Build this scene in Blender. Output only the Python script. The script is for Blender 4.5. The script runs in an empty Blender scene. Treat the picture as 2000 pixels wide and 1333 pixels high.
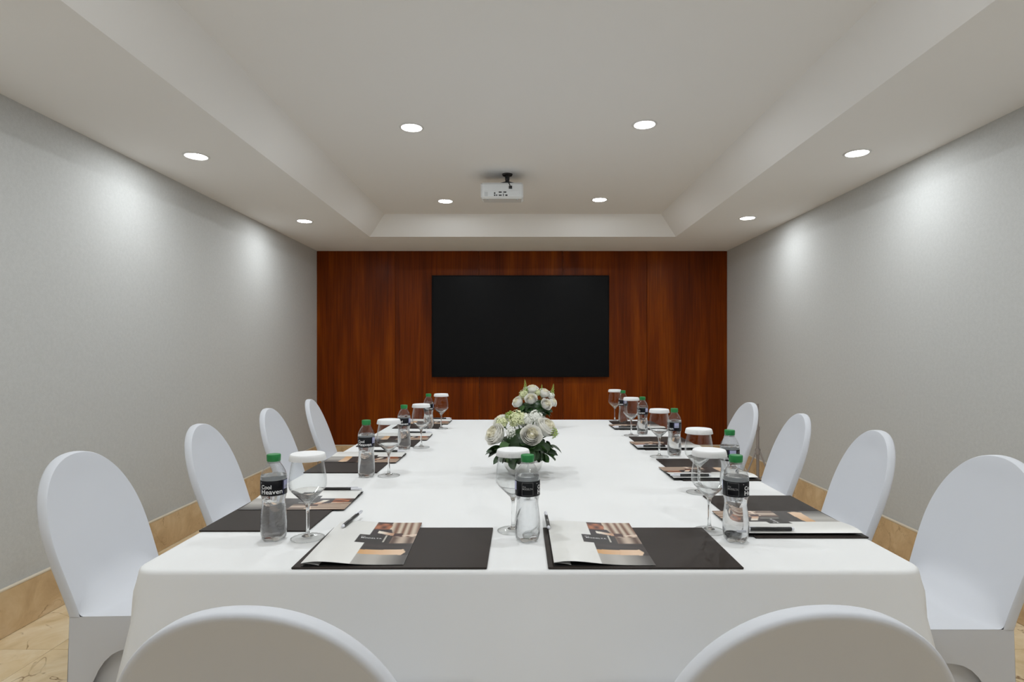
import bpy, math, random
import numpy as np
from mathutils import Vector, Matrix

random.seed(7)
rng = np.random.default_rng(7)
scene = bpy.context.scene
col = scene.collection
PI = math.pi

# ------------------------------------------------------------------ camera
FPX = 1130.0
cam_d = bpy.data.cameras.new('camera')
cam = bpy.data.objects.new('camera', cam_d)
col.objects.link(cam)
cam.location = (0, 0, 1.20)
cam.rotation_euler = (PI / 2, 0, 0)
cam_d.sensor_width = 36.0
cam_d.lens = FPX / 2000.0 * 36.0
cam_d.shift_x = -16.0 / 2000.0
cam_d.shift_y = 21.5 / 2000.0
cam_d.clip_start = 0.02
scene.camera = cam

# ------------------------------------------------------------------ world, exposure, lamp levels
w = bpy.data.worlds.new('world')
scene.world = w
w.use_nodes = True
w.node_tree.nodes['Background'].inputs[0].default_value = (0.9, 0.95, 1.0, 1)
w.node_tree.nodes['Background'].inputs[1].default_value = 0.55
scene.view_settings.view_transform = 'Standard'
scene.view_settings.look = 'None'
scene.view_settings.gamma = 1.0
scene.view_settings.use_curve_mapping = False
scene.view_settings.exposure = 0.28
LAMP_W = 4.2            # watts of one recessed lamp
LAMP_COL = (0.90, 0.96, 1.0)
try:
    scene.cycles.max_bounces = 9
    scene.cycles.diffuse_bounces = 4
    scene.cycles.glossy_bounces = 3
    scene.cycles.transmission_bounces = 8
    scene.cycles.transparent_max_bounces = 16
    scene.cycles.sample_clamp_indirect = 4.0
    scene.cycles.use_denoising = True
    scene.cycles.use_adaptive_sampling = True
    scene.cycles.adaptive_threshold = 0.05
    scene.cycles.adaptive_min_samples = 12
except Exception:
    pass

# ------------------------------------------------------------------ helpers
def lin(r, g, b):
    def f(c):
        c /= 255.0
        return c / 12.92 if c <= 0.04045 else ((c + 0.055) / 1.055) ** 2.4
    return (f(r), f(g), f(b), 1.0)

def new_mat(name):
    m = bpy.data.materials.new(name)
    m.use_nodes = True
    nt = m.node_tree
    for n in list(nt.nodes):
        nt.nodes.remove(n)
    out = nt.nodes.new('ShaderNodeOutputMaterial')
    return m, nt, out

def N(nt, kind, **kw):
    n = nt.nodes.new(kind)
    for k, v in kw.items():
        setattr(n, k, v)
    return n

def pmat(name, color, rough=0.5, metal=0.0, spec=0.5, sheen=0.0, coat=0.0, coat_rough=0.1, bump=None, subsurf=0.0, var=0.0):
    """principled material; bump=(scale, strength, distance); var = brightness mottling"""
    m, nt, out = new_mat(name)
    b = N(nt, 'ShaderNodeBsdfPrincipled')
    b.inputs['Base Color'].default_value = color
    b.inputs['Roughness'].default_value = rough
    b.inputs['Metallic'].default_value = metal
    b.inputs['Specular IOR Level'].default_value = spec
    b.inputs['Sheen Weight'].default_value = sheen
    b.inputs['Coat Weight'].default_value = coat
    b.inputs['Coat Roughness'].default_value = coat_rough
    if subsurf:
        b.inputs['Subsurface Weight'].default_value = subsurf
        b.inputs['Subsurface Radius'].default_value = (0.01, 0.01, 0.008)
    nt.links.new(b.outputs[0], out.inputs[0])
    if bump or var:
        tc = N(nt, 'ShaderNodeTexCoord')
    if bump:
        nz = N(nt, 'ShaderNodeTexNoise')
        nz.inputs['Scale'].default_value = bump[0]
        nz.inputs['Detail'].default_value = 3
        bp = N(nt, 'ShaderNodeBump')
        bp.inputs['Strength'].default_value = bump[1]
        bp.inputs['Distance'].default_value = bump[2]
        nt.links.new(tc.outputs['Object'], nz.inputs['Vector'])
        nt.links.new(nz.outputs['Fac'], bp.inputs['Height'])
        nt.links.new(bp.outputs[0], b.inputs['Normal'])
    if var:
        nz2 = N(nt, 'ShaderNodeTexNoise')
        nz2.inputs['Scale'].default_value = 9.0
        nz2.inputs['Detail'].default_value = 5
        nt.links.new(tc.outputs['Object'], nz2.inputs['Vector'])
        rp = N(nt, 'ShaderNodeValToRGB')
        rp.color_ramp.elements[0].position = 0.3
        rp.color_ramp.elements[1].position = 0.7
        c = color
        rp.color_ramp.elements[0].color = (c[0] * (1 - var), c[1] * (1 - var), c[2] * (1 - var), 1)
        rp.color_ramp.elements[1].color = (min(1, c[0] * (1 + var)), min(1, c[1] * (1 + var)), min(1, c[2] * (1 + var)), 1)
        nt.links.new(nz2.outputs['Fac'], rp.inputs[0])
        nt.links.new(rp.outputs[0], b.inputs['Base Color'])
    return m

def mesh_obj(name, verts, faces, mat, parent=None, smooth=False, loc=None):
    me = bpy.data.meshes.new(name)
    me.from_pydata([tuple(v) for v in verts], [], [tuple(f) for f in faces])
    me.update()
    if smooth:
        me.polygons.foreach_set('use_smooth', [True] * len(me.polygons))
    return data_obj(name, me, mat, parent, loc)

def data_obj(name, me, mat=None, parent=None, loc=None):
    if mat is not None:
        if len(me.materials) == 0:
            me.materials.append(mat)
    o = bpy.data.objects.new(name, me)
    col.objects.link(o)
    if parent is not None:
        o.parent = parent
    if loc is not None:
        o.location = loc
    return o

def tag(o, label=None, cat=None, group=None, kind=None):
    if label: o['label'] = label
    if cat: o['category'] = cat
    if group: o['group'] = group
    if kind: o['kind'] = kind
    return o

def thing(name, label, cat, loc=(0, 0, 0), rotz=0.0, group=None):
    o = bpy.data.objects.new(name, None)
    o.empty_display_size = 0.05
    col.objects.link(o)
    o.location = loc
    o.rotation_euler = (0, 0, rotz)
    return tag(o, label, cat, group)

def copy_tree(o, parent=None):
    c = o.copy()
    col.objects.link(c)
    c.parent = parent
    for ch in [x for x in col.objects if x.parent == o]:
        copy_tree(ch, c)
    return c

class MB:
    """collects simple solids in one mesh"""
    def __init__(s):
        s.v = []; s.f = []
    def add(s, v, f):
        n = len(s.v)
        s.v += [tuple(x) for x in v]
        s.f += [tuple(i + n for i in q) for q in f]
        return s
    def box(s, x0, x1, y0, y1, z0, z1, bev=0.0):
        if bev <= 0:
            v = [(x, y, z) for z in (z0, z1) for y in (y0, y1) for x in (x0, x1)]
            f = [(0, 2, 3, 1), (4, 5, 7, 6), (0, 1, 5, 4), (2, 6, 7, 3), (0, 4, 6, 2), (1, 3, 7, 5)]
            return s.add(v, f)
        # chamfered on all edges: build from 24 points
        b = bev
        X = (x0, x1); Y = (y0, y1); Z = (z0, z1)
        idx = {}; v = []
        for i in (0, 1):
            for j in (0, 1):
                for k in (0, 1):
                    sx = b if i == 0 else -b; sy = b if j == 0 else -b; sz = b if k == 0 else -b
                    for a in range(3):
                        p = [X[i] + sx, Y[j] + sy, Z[k] + sz]
                        p[a] = (X[i], Y[j], Z[k])[a]
                        idx[(i, j, k, a)] = len(v); v.append(tuple(p))
        f = []
        for a in range(3):
            o1, o2 = [(1, 2), (0, 2), (0, 1)][a]
            for e in (0, 1):
                q = []
                for p, r in ((0, 0), (1, 0), (1, 1), (0, 1)):
                    c = [0, 0, 0]; c[a] = e; c[o1] = p; c[o2] = r
                    q.append(idx[(c[0], c[1], c[2], a)])
                f.append(q)
        for a in range(3):   # edges along axis a
            o1, o2 = [(1, 2), (0, 2), (0, 1)][a]
            for p in (0, 1):
                for r in (0, 1):
                    c0 = [0, 0, 0]; c0[o1] = p; c0[o2] = r
                    c1 = list(c0); c1[a] = 1
                    f.append([idx[(*c0, o1)], idx[(*c1, o1)], idx[(*c1, o2)], idx[(*c0, o2)]])
        for i in (0, 1):
            for j in (0, 1):
                for k in (0, 1):
                    f.append([idx[(i, j, k, 0)], idx[(i, j, k, 1)], idx[(i, j, k, 2)]])
        s.add(v, f)
        return s
    def tube(s, p0, p1, r0, r1=None, n=12, caps=True):
        r1 = r0 if r1 is None else r1
        p0 = Vector(p0); p1 = Vector(p1)
        q = (p1 - p0).to_track_quat('Z', 'Y')
        v = []; f = []
        for p, r in ((p0, r0), (p1, r1)):
            for i in range(n):
                a = 2 * PI * i / n
                v.append(p + q @ Vector((r * math.cos(a), r * math.sin(a), 0)))
        for i in range(n):
            j = (i + 1) % n
            f.append((i, j, n + j, n + i))
        if caps:
            f.append(tuple(range(n - 1, -1, -1))); f.append(tuple(range(n, 2 * n)))
        return s.add(v, f)
    def lathe(s, prof, n=32, cap0=True, cap1=True, rfun=None):
        v = []; f = []
        for r, z in prof:
            for i in range(n):
                a = 2 * PI * i / n
                rr, zz = (r, z) if rfun is None else rfun(r, z, a)
                v.append((rr * math.cos(a), rr * math.sin(a), zz))
        for k in range(len(prof) - 1):
            for i in range(n):
                j = (i + 1) % n
                f.append((k * n + i, k * n + j, (k + 1) * n + j, (k + 1) * n + i))
        if cap0: f.append(tuple(range(n - 1, -1, -1)))
        m = (len(prof) - 1) * n
        if cap1: f.append(tuple(range(m, m + n)))
        return s.add(v, f)
    def mesh(s, name, smooth=False, angle=None):
        me = bpy.data.meshes.new(name)
        me.from_pydata(s.v, [], s.f)
        me.update()
        if smooth:
            me.polygons.foreach_set('use_smooth', [True] * len(me.polygons))
            if angle is not None:
                me.set_sharp_from_angle(angle=angle)
        return me
    def build(s, name, mat, parent=None, smooth=False, loc=None, angle=None):
        return data_obj(name, s.mesh(name, smooth, angle), mat, parent, loc)

def grid_faces(nu, nv, wrap_u=False):
    f = []
    for j in range(nv - 1):
        for i in range(nu if wrap_u else nu - 1):
            k = (i + 1) % nu
            f.append((j * nu + i, j * nu + k, (j + 1) * nu + k, (j + 1) * nu + i))
    return f

def text_mesh(body, size, offset=0.0, spacing=1.0, extrude=0.0):
    cu = bpy.data.curves.new('t', 'FONT')
    cu.body = body
    cu.size = size
    cu.offset = offset
    cu.space_character = spacing
    cu.extrude = extrude
    cu.resolution_u = 3
    o = bpy.data.objects.new('t', cu)
    col.objects.link(o)
    dg = bpy.context.evaluated_depsgraph_get()
    dg.update()
    me = bpy.data.meshes.new_from_object(o.evaluated_get(dg))
    bpy.data.objects.remove(o)
    bpy.data.curves.remove(cu)
    v = np.empty(len(me.vertices) * 3); me.vertices.foreach_get('co', v)
    v = v.reshape(-1, 3)
    f = [tuple(p.vertices) for p in me.polygons]
    bpy.data.meshes.remove(me)
    return v, f

def smooth01(x):
    x = min(1.0, max(0.0, x))
    return x * x * (3 - 2 * x)

# ------------------------------------------------------------------ materials
def wall_mat():
    m, nt, out = new_mat('woven_wallpaper')
    b = N(nt, 'ShaderNodeBsdfPrincipled')
    b.inputs['Roughness'].default_value = 0.72
    b.inputs['Specular IOR Level'].default_value = 0.25
    tc = N(nt, 'ShaderNodeTexCoord')
    mp = N(nt, 'ShaderNodeMapping'); mp.inputs['Scale'].default_value = (260, 260, 620)
    mp2 = N(nt, 'ShaderNodeMapping'); mp2.inputs['Scale'].default_value = (620, 620, 200)
    n1 = N(nt, 'ShaderNodeTexNoise'); n1.inputs['Scale'].default_value = 1.0; n1.inputs['Detail'].default_value = 0
    n2 = N(nt, 'ShaderNodeTexNoise'); n2.inputs['Scale'].default_value = 1.0; n2.inputs['Detail'].default_value = 0
    n3 = N(nt, 'ShaderNodeTexNoise'); n3.inputs['Scale'].default_value = 60.0; n3.inputs['Detail'].default_value = 1
    L = nt.links.new
    L(tc.outputs['Object'], mp.inputs[0]); L(tc.outputs['Object'], mp2.inputs[0])
    L(mp.outputs[0], n1.inputs['Vector']); L(mp2.outputs[0], n2.inputs['Vector']); L(tc.outputs['Object'], n3.inputs['Vector'])
    ad = N(nt, 'ShaderNodeMath', operation='ADD'); L(n1.outputs['Fac'], ad.inputs[0]); L(n2.outputs['Fac'], ad.inputs[1])
    ad2 = N(nt, 'ShaderNodeMath', operation='ADD'); L(ad.outputs[0], ad2.inputs[0]); L(n3.outputs['Fac'], ad2.inputs[1])
    rp = N(nt, 'ShaderNodeValToRGB')
    rp.color_ramp.elements[0].position = 0.38; rp.color_ramp.elements[0].color = (0.545, 0.55, 0.54, 1)
    rp.color_ramp.elements[1].position = 0.62; rp.color_ramp.elements[1].color = (0.60, 0.605, 0.595, 1)
    mu = N(nt, 'ShaderNodeMath', operation='MULTIPLY'); mu.inputs[1].default_value = 0.3333
    L(ad2.outputs[0], mu.inputs[0]); L(mu.outputs[0], rp.inputs[0]); L(rp.outputs[0], b.inputs['Base Color'])
    L(b.outputs[0], out.inputs[0])
    return m

def wood_mat():
    m, nt, out = new_mat('varnished_reddish_wood_veneer')
    L = nt.links.new
    b = N(nt, 'ShaderNodeBsdfPrincipled')
    b.inputs['Roughness'].default_value = 0.42
    b.inputs['Specular IOR Level'].default_value = 0.10
    b.inputs['Coat Weight'].default_value = 0.035
    b.inputs['Coat Roughness'].default_value = 0.22
    tc = N(nt, 'ShaderNodeTexCoord')
    oi = N(nt, 'ShaderNodeObjectInfo')
    sc_ = N(nt, 'ShaderNodeMath', operation='MULTIPLY'); sc_.inputs[1].default_value = 37.0
    L(oi.outputs['Random'], sc_.inputs[0])
    mp = N(nt, 'ShaderNodeMapping'); mp.inputs['Scale'].default_value = (3.2, 3.2, 0.35)
    L(tc.outputs['Object'], mp.inputs[0])
    n1 = N(nt, 'ShaderNodeTexNoise', noise_dimensions='4D'); n1.inputs['Scale'].default_value = 1.6; n1.inputs['Detail'].default_value = 5; n1.inputs['Distortion'].default_value = 0.6
    L(mp.outputs[0], n1.inputs['Vector']); L(sc_.outputs[0], n1.inputs['W'])
    mp2 = N(nt, 'ShaderNodeMapping'); mp2.inputs['Scale'].default_value = (95, 95, 2.2)
    L(tc.outputs['Object'], mp2.inputs[0])
    n2 = N(nt, 'ShaderNodeTexNoise', noise_dimensions='4D'); n2.inputs['Scale'].default_value = 1.0; n2.inputs['Detail'].default_value = 4
    L(mp2.outputs[0], n2.inputs['Vector']); L(sc_.outputs[0], n2.inputs['W'])
    r1 = N(nt, 'ShaderNodeValToRGB')
    e = r1.color_ramp.elements
    e[0].position = 0.25; e[0].color = lin(84, 32, 2)
    e[1].position = 0.78; e[1].color = lin(154, 76, 4)
    k = r1.color_ramp.elements.new(0.5); k.color = lin(118, 50, 2)
    L(n1.outputs['Fac'], r1.inputs[0])
    r2 = N(nt, 'ShaderNodeValToRGB')
    r2.color_ramp.elements[0].position = 0.34; r2.color_ramp.elements[0].color = (0.55, 0.52, 0.5, 1)
    r2.color_ramp.elements[1].position = 0.6; r2.color_ramp.elements[1].color = (1, 1, 1, 1)
    L(n2.outputs['Fac'], r2.inputs[0])
    mx = N(nt, 'ShaderNodeMix', data_type='RGBA', blend_type='MULTIPLY')
    mx.inputs['Factor'].default_value = 0.75
    L(r1.outputs[0], mx.inputs['A']); L(r2.outputs[0], mx.inputs['B'])
    L(mx.outputs['Result'], b.inputs['Base Color'])
    L(b.outputs[0], out.inputs[0])
    return m

def marble_mat(name, c_dark, c_mid, c_light, vein, rough=0.22, scale=1.0, vein_w=0.012):
    m, nt, out = new_mat(name)
    L = nt.links.new
    b = N(nt, 'ShaderNodeBsdfPrincipled')
    b.inputs['Roughness'].default_value = rough
    b.inputs['Specular IOR Level'].default_value = 0.4
    tc = N(nt, 'ShaderNodeTexCoord')
    oi = N(nt, 'ShaderNodeObjectInfo')
    s = N(nt, 'ShaderNodeMath', operation='MULTIPLY'); s.inputs[1].default_value = 53.0
    L(oi.outputs['Random'], s.inputs[0])
    n1 = N(nt, 'ShaderNodeTexNoise', noise_dimensions='4D'); n1.inputs['Scale'].default_value = 4.5 * scale; n1.inputs['Detail'].default_value = 4; n1.inputs['Roughness'].default_value = 0.62; n1.inputs['Distortion'].default_value = 0.8
    L(tc.outputs['Object'], n1.inputs['Vector']); L(s.outputs[0], n1.inputs['W'])
    r1 = N(nt, 'ShaderNodeValToRGB')
    e = r1.color_ramp.elements
    e[0].position = 0.28; e[0].color = c_dark
    e[1].position = 0.74; e[1].color = c_light
    e.new(0.5).color = c_mid
    L(n1.outputs['Fac'], r1.inputs[0])
    # veins: ridges of a warped noise
    n2 = N(nt, 'ShaderNodeTexNoise', noise_dimensions='4D'); n2.inputs['Scale'].default_value = 2.6 * scale; n2.inputs['Detail'].default_value = 4; n2.inputs['Roughness'].default_value = 0.55; n2.inputs['Distortion'].default_value = 1.3
    L(tc.outputs['Object'], n2.inputs['Vector']); L(s.outputs[0], n2.inputs['W'])
    sb = N(nt, 'ShaderNodeMath', operation='SUBTRACT'); sb.inputs[1].default_value = 0.5
    ab = N(nt, 'ShaderNodeMath', operation='ABSOLUTE')
    L(n2.outputs['Fac'], sb.inputs[0]); L(sb.outputs[0], ab.inputs[0])
    r2 = N(nt, 'ShaderNodeValToRGB')
    r2.color_ramp.elements[0].position = 0.0; r2.color_ramp.elements[0].color = (1, 1, 1, 1)
    r2.color_ramp.elements[1].position = vein_w; r2.color_ramp.elements[1].color = (0, 0, 0, 1)
    L(ab.outputs[0], r2.inputs[0])
    n3 = N(nt, 'ShaderNodeTexNoise'); n3.inputs['Scale'].default_value = 7.0
    L(tc.outputs['Object'], n3.inputs['Vector'])
    r3 = N(nt, 'ShaderNodeValToRGB'); r3.color_ramp.elements[0].position = 0.45; r3.color_ramp.elements[1].position = 0.65
    L(n3.outputs['Fac'], r3.inputs[0])
    mm = N(nt, 'ShaderNodeMath', operation='MULTIPLY'); L(r2.outputs[0], mm.inputs[0]); L(r3.outputs[0], mm.inputs[1])
    mx = N(nt, 'ShaderNodeMix', data_type='RGBA'); L(mm.outputs[0], mx.inputs['Factor'])
    L(r1.outputs[0], mx.inputs['A']); mx.inputs['B'].default_value = vein
    L(mx.outputs['Result'], b.inputs['Base Color'])
    L(b.outputs[0], out.inputs[0])
    return m

def clear_mat(name, ior, through, tint=(1, 1, 1, 1), rough=0.0):
    """glass mixed with a little straight transmission so that lamplight still reaches the cloth behind it"""
    m, nt, out = new_mat(name)
    L = nt.links.new
    g = N(nt, 'ShaderNodeBsdfGlass'); g.inputs['IOR'].default_value = ior; g.inputs['Roughness'].default_value = rough; g.inputs['Color'].default_value = tint
    t = N(nt, 'ShaderNodeBsdfTransparent'); t.inputs['Color'].default_value = tint
    mx = N(nt, 'ShaderNodeMixShader'); mx.inputs[0].default_value = through
    L(g.outputs[0], mx.inputs[1]); L(t.outputs[0], mx.inputs[2]); L(mx.outputs[0], out.inputs[0])
    return m

def film_mat(name, tint, rough=0.03, power=4.0, top=0.75, base=0.03, bump=0.35):
    """thin clear plastic wall: mostly see-through with fresnel gloss"""
    m, nt, out = new_mat(name)
    L = nt.links.new
    t = N(nt, 'ShaderNodeBsdfTransparent'); t.inputs['Color'].default_value = tint
    g = N(nt, 'ShaderNodeBsdfGlossy'); g.inputs['Roughness'].default_value = rough
    fr = N(nt, 'ShaderNodeLayerWeight'); fr.inputs['Blend'].default_value = 0.5
    pw = N(nt, 'ShaderNodeMath', operation='POWER'); pw.inputs[1].default_value = power
    tc = N(nt, 'ShaderNodeTexCoord')
    nz = N(nt, 'ShaderNodeTexNoise'); nz.inputs['Scale'].default_value = 70.0
    bp = N(nt, 'ShaderNodeBump'); bp.inputs['Strength'].default_value = bump; bp.inputs['Distance'].default_value = 0.003
    L(tc.outputs['Object'], nz.inputs['Vector']); L(nz.outputs['Fac'], bp.inputs['Height'])
    L(bp.outputs[0], g.inputs['Normal']); L(bp.outputs[0], fr.inputs['Normal'])
    mu = N(nt, 'ShaderNodeMath', operation='MULTIPLY_ADD'); mu.inputs[1].default_value = top; mu.inputs[2].default_value = base
    mu.use_clamp = True
    L(fr.outputs['Facing'], pw.inputs[0]); L(pw.outputs[0], mu.inputs[0])
    mx = N(nt, 'ShaderNodeMixShader'); L(mu.outputs[0], mx.inputs[0]); L(t.outputs[0], mx.inputs[1]); L(g.outputs[0], mx.inputs[2])
    L(mx.outputs[0], out.inputs[0])
    return m

def emit_mat(name, color, strength):
    m, nt, out = new_mat(name)
    e = N(nt, 'ShaderNodeEmission'); e.inputs[0].default_value = color; e.inputs[1].default_value = strength
    nt.links.new(e.outputs[0], out.inputs[0])
    return m

def print_mat():
    m, nt, out = new_mat('glossy_printed_card')
    b = N(nt, 'ShaderNodeBsdfPrincipled')
    a = N(nt, 'ShaderNodeAttribute'); a.attribute_name = 'print'
    b.inputs['Roughness'].default_value = 0.33
    nt.links.new(a.outputs['Color'], b.inputs['Base Color'])
    nt.links.new(b.outputs[0], out.inputs[0])
    return m

M = {}
M['wall'] = wall_mat()
M['ceil'] = pmat('ceiling_paint', (0.86, 0.855, 0.85, 1), 0.9, spec=0.0)
M['wood'] = wood_mat()
M['tile'] = marble_mat('beige_floor_marble', lin(204, 178, 136), lin(228, 205, 166), lin(244, 229, 200), lin(128, 96, 62), 0.2, 0.9, 0.010)
M['skirting'] = marble_mat('tan_skirting_marble', lin(196, 164, 124), lin(214, 184, 142), lin(230, 205, 168), lin(168, 134, 98), 0.3, 1.6, 0.010)
M['skirting_top'] = pmat('pale_honed_stone_edge', lin(222, 210, 190), 0.4)
M['grout'] = pmat('grout', lin(120, 100, 74), 0.9)
M['cloth'] = pmat('white_table_linen', (0.80, 0.80, 0.795, 1), 0.9, spec=0.15, sheen=0.15)
M['spandex'] = pmat('white_stretch_fabric', (0.65, 0.665, 0.705, 1), 0.75, spec=0.25, sheen=0.2)
M['board'] = pmat('plywood', lin(150, 115, 75), 0.7, var=0.1)
M['steel'] = pmat('grey_steel', lin(110, 110, 112), 0.4, metal=0.9)
M['pad'] = pmat('dark_brown_leatherette', lin(48, 41, 37), 0.5, spec=0.2, bump=(700, 0.12, 0.0006), var=0.05)
M['pad_edge'] = pmat('black_leather_edge', lin(28, 24, 22), 0.55)
M['print'] = print_mat()
M['card'] = pmat('white_card', (0.78, 0.78, 0.77, 1), 0.5)
M['card_shade'] = pmat('shade_black_card', (0.015, 0.015, 0.015, 1), 0.55)  # black stands in for the shadow under the lifted folder cover
M['ink_white'] = pmat('white_ink', (0.82, 0.82, 0.82, 1), 0.5)
M['ink_grey'] = pmat('silver_ink', (0.32, 0.32, 0.32, 1), 0.45)
M['ink_lilac'] = pmat('lilac_ink', lin(182, 184, 218), 0.5)
M['ink_blue'] = pmat('navy_ink', lin(22, 26, 66), 0.5)
M['label'] = pmat('black_label_film', (0.006, 0.006, 0.008, 1), 0.4, spec=0.2)
M['cap'] = pmat('green_plastic', lin(28, 128, 62), 0.4)
M['pet'] = film_mat('clear_pet', (0.965, 0.97, 0.972, 1), power=3.0, top=0.8, base=0.07, bump=0.8)
M['water'] = clear_mat('water', 1.33, 0.12, (0.985, 0.99, 0.995, 1))
M['glass'] = clear_mat('drinking_glass', 1.5, 0.45, (0.99, 0.995, 0.995, 1))
M['thin_glass'] = film_mat('thin_bowl_glass', (0.985, 0.99, 0.99, 1), power=3.0, top=0.6, base=0.015, bump=0.0)
M['foot_glass'] = film_mat('foot_glass', (0.99, 0.993, 0.993, 1), power=4.0, top=0.35, base=0.03, bump=0.15)
M['solid_glass'] = clear_mat('solid_stem_glass', 1.5, 0.1, (0.99, 0.995, 0.995, 1))
M['lid'] = pmat('white_paper_lid', (0.82, 0.82, 0.82, 1), 0.7, bump=(250, 0.1, 0.0006))
M['pen_black'] = pmat('black_plastic', (0.012, 0.012, 0.012, 1), 0.3)
M['pen_white'] = pmat('white_plastic', (0.75, 0.75, 0.80, 1), 0.3)
M['silver'] = pmat('mirrored_silver', (0.80, 0.79, 0.77, 1), 0.06, metal=1.0, bump=(28, 0.25, 0.004))
M['rose'] = pmat('cream_petals', lin(253, 251, 244), 0.6, spec=0.2)
M['rose_core'] = pmat('ivory_inner_petals', lin(253, 248, 228), 0.6, spec=0.2)
M['floret_w'] = pmat('white_florets', lin(240, 240, 232), 0.6, spec=0.2)
M['floret_g'] = pmat('pale_green_florets', lin(224, 228, 182), 0.6, spec=0.2)
M['lime'] = pmat('lime_green_buds', lin(150, 176, 78), 0.55)
M['leaf'] = pmat('dark_green_leaf', lin(38, 66, 28), 0.38, var=0.25)
M['leaf2'] = pmat('mid_green_leaf', lin(60, 98, 40), 0.4, var=0.2)
M['stem'] = pmat('green_stem', lin(60, 84, 40), 0.5)
M['tv_frame'] = pmat('black_tv_frame', (0.003, 0.003, 0.0035, 1), 0.5, spec=0.12)
M['tv_screen'] = pmat('dark_glass_screen', (0.004, 0.004, 0.0045, 1), 0.38, spec=0.12, coat=0.0)
M['plastic_w'] = pmat('white_projector_plastic', (0.72, 0.73, 0.73, 1), 0.45)
M['plastic_g'] = pmat('grey_projector_plastic', (0.45, 0.46, 0.46, 1), 0.5)
M['black'] = pmat('matt_black', (0.01, 0.01, 0.011, 1), 0.5)
M['trim'] = pmat('white_lamp_trim', (0.75, 0.75, 0.74, 1), 0.4)
M['lamp'] = emit_mat('lamp_diffuser', (1.0, 0.99, 0.97, 1), 26.0)
M['stand'] = pmat('taupe_painted_metal', lin(150, 142, 138), 0.6)

# ------------------------------------------------------------------ room shell
XL, XR, Y0, Y1 = -2.18, 2.218, -2.0, 6.2
ZS, ZT = 2.284, 2.456          # soffit and tray heights
def slab(name, x0, x1, y0, y1, z0, z1, mat, parent=None, bev=0.0):
    return MB().box(x0, x1, y0, y1, z0, z1, bev).build(name, mat, parent)

floor = tag(slab('floor', XL - .15, XR + .15, Y0 - .15, Y1 + .2, -0.12, -0.004, M['grout']), kind='structure')
T = 0.6
tx0 = -1.89 - 0.6; ty0 = 2.334 - 8 * 0.6
tile_me = {}
for i in range(9):
    for j in range(16):
        x0 = max(XL, tx0 + i * T); x1 = min(XR, tx0 + (i + 1) * T)
        y0 = max(Y0, ty0 + j * T); y1 = min(Y1, ty0 + (j + 1) * T)
        if x1 - x0 < 0.02 or y1 - y0 < 0.02:
            continue
        g = 0.0012
        key = (round(x1 - x0, 3), round(y1 - y0, 3))
        if key not in tile_me:
            hx, hy = (x1 - x0) / 2 - g, (y1 - y0) / 2 - g
            me = MB().box(-hx, hx, -hy, hy, -0.02, 0.0, 0.0012).mesh('tile')
            me.materials.append(M['tile'])
            tile_me[key] = me
        data_obj('tile', tile_me[key], None, floor, ((x0 + x1) / 2, (y0 + y1) / 2, 0))

wall_left = tag(slab('wall_left', XL - .15, XL, Y0 - .15, Y1 + .2, -0.05, ZT + .1, M['wall']), kind='structure')
wall_right = tag(slab('wall_right', XR, XR + .15, Y0 - .15, Y1 + .2, -0.05, ZT + .1, M['wall']), kind='structure')
rw = MB()
rw.box(XL, -1.3, Y0 - .15, Y0, -0.05, ZT + .1); rw.box(1.3, XR, Y0 - .15, Y0, -0.05, ZT + .1); rw.box(-1.3, 1.3, Y0 - .15, Y0, 2.15, ZT + .1)  # unseen wall, with an opening added to let soft fill light in
wall_rear = tag(rw.build('wall_rear', M['wall']), kind='structure')
wall_back = tag(slab('wall_back', XL, XR, Y1 + .018, Y1 + .2, -0.05, ZT + .1, M['wall']), kind='structure')
seams = [XL, -1.34, -0.44, 0.46, 1.36, XR]
for a, b in zip(seams[:-1], seams[1:]):
    cx = (a + b) / 2; h = (b - a) / 2 - 0.0012
    o = MB().box(-h, h, 0, 0.017, 0.19, ZS - 0.002, 0.0015).build('wood_panel', M['wood'], wall_back, loc=(cx, Y1, 0))

# stone skirting: a backing with slabs of stone
def skirting(name, axis, pos, out, a0, a1, length):
    t, hgt = 0.016, 0.195
    def bx(p0, p1, q0, q1, z0, z1, bev):
        lo, hi = min(p0, p1), max(p0, p1)
        return MB().box(lo, hi, q0, q1, z0, z1, bev) if axis == 'x' else MB().box(q0, q1, lo, hi, z0, z1, bev)
    root = tag(bx(pos, pos + out * 0.006, a0, a1, 0.0, hgt - .004, 0).build(name, M['grout']), kind='structure')
    n = max(1, round((a1 - a0) / length)); st = (a1 - a0) / n
    for k in range(n):
        q0, q1 = a0 + k * st + .0008, a0 + (k + 1) * st - .0008
        s = bx(pos + out * .0062, pos + out * t, q0, q1, 0.0012, hgt, 0.0008).build('stone_slab', M['skirting'], root)
        bx(pos + out * .0005, pos + out * (t + .001), q0, q1, hgt + .0004, hgt + .010, 0.002).build('top_edge', M['skirting_top'], s)
    return root
skirting('baseboard_left', 'x', XL, 1, Y0, Y1 - .02, 1.0)
skirting('baseboard_right', 'x', XR, -1, Y0, Y1 - .02, 1.0)
skirting('baseboard_back', 'y', Y1 + .006, -1, XL + .018, XR - .018, 0.9)

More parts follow.
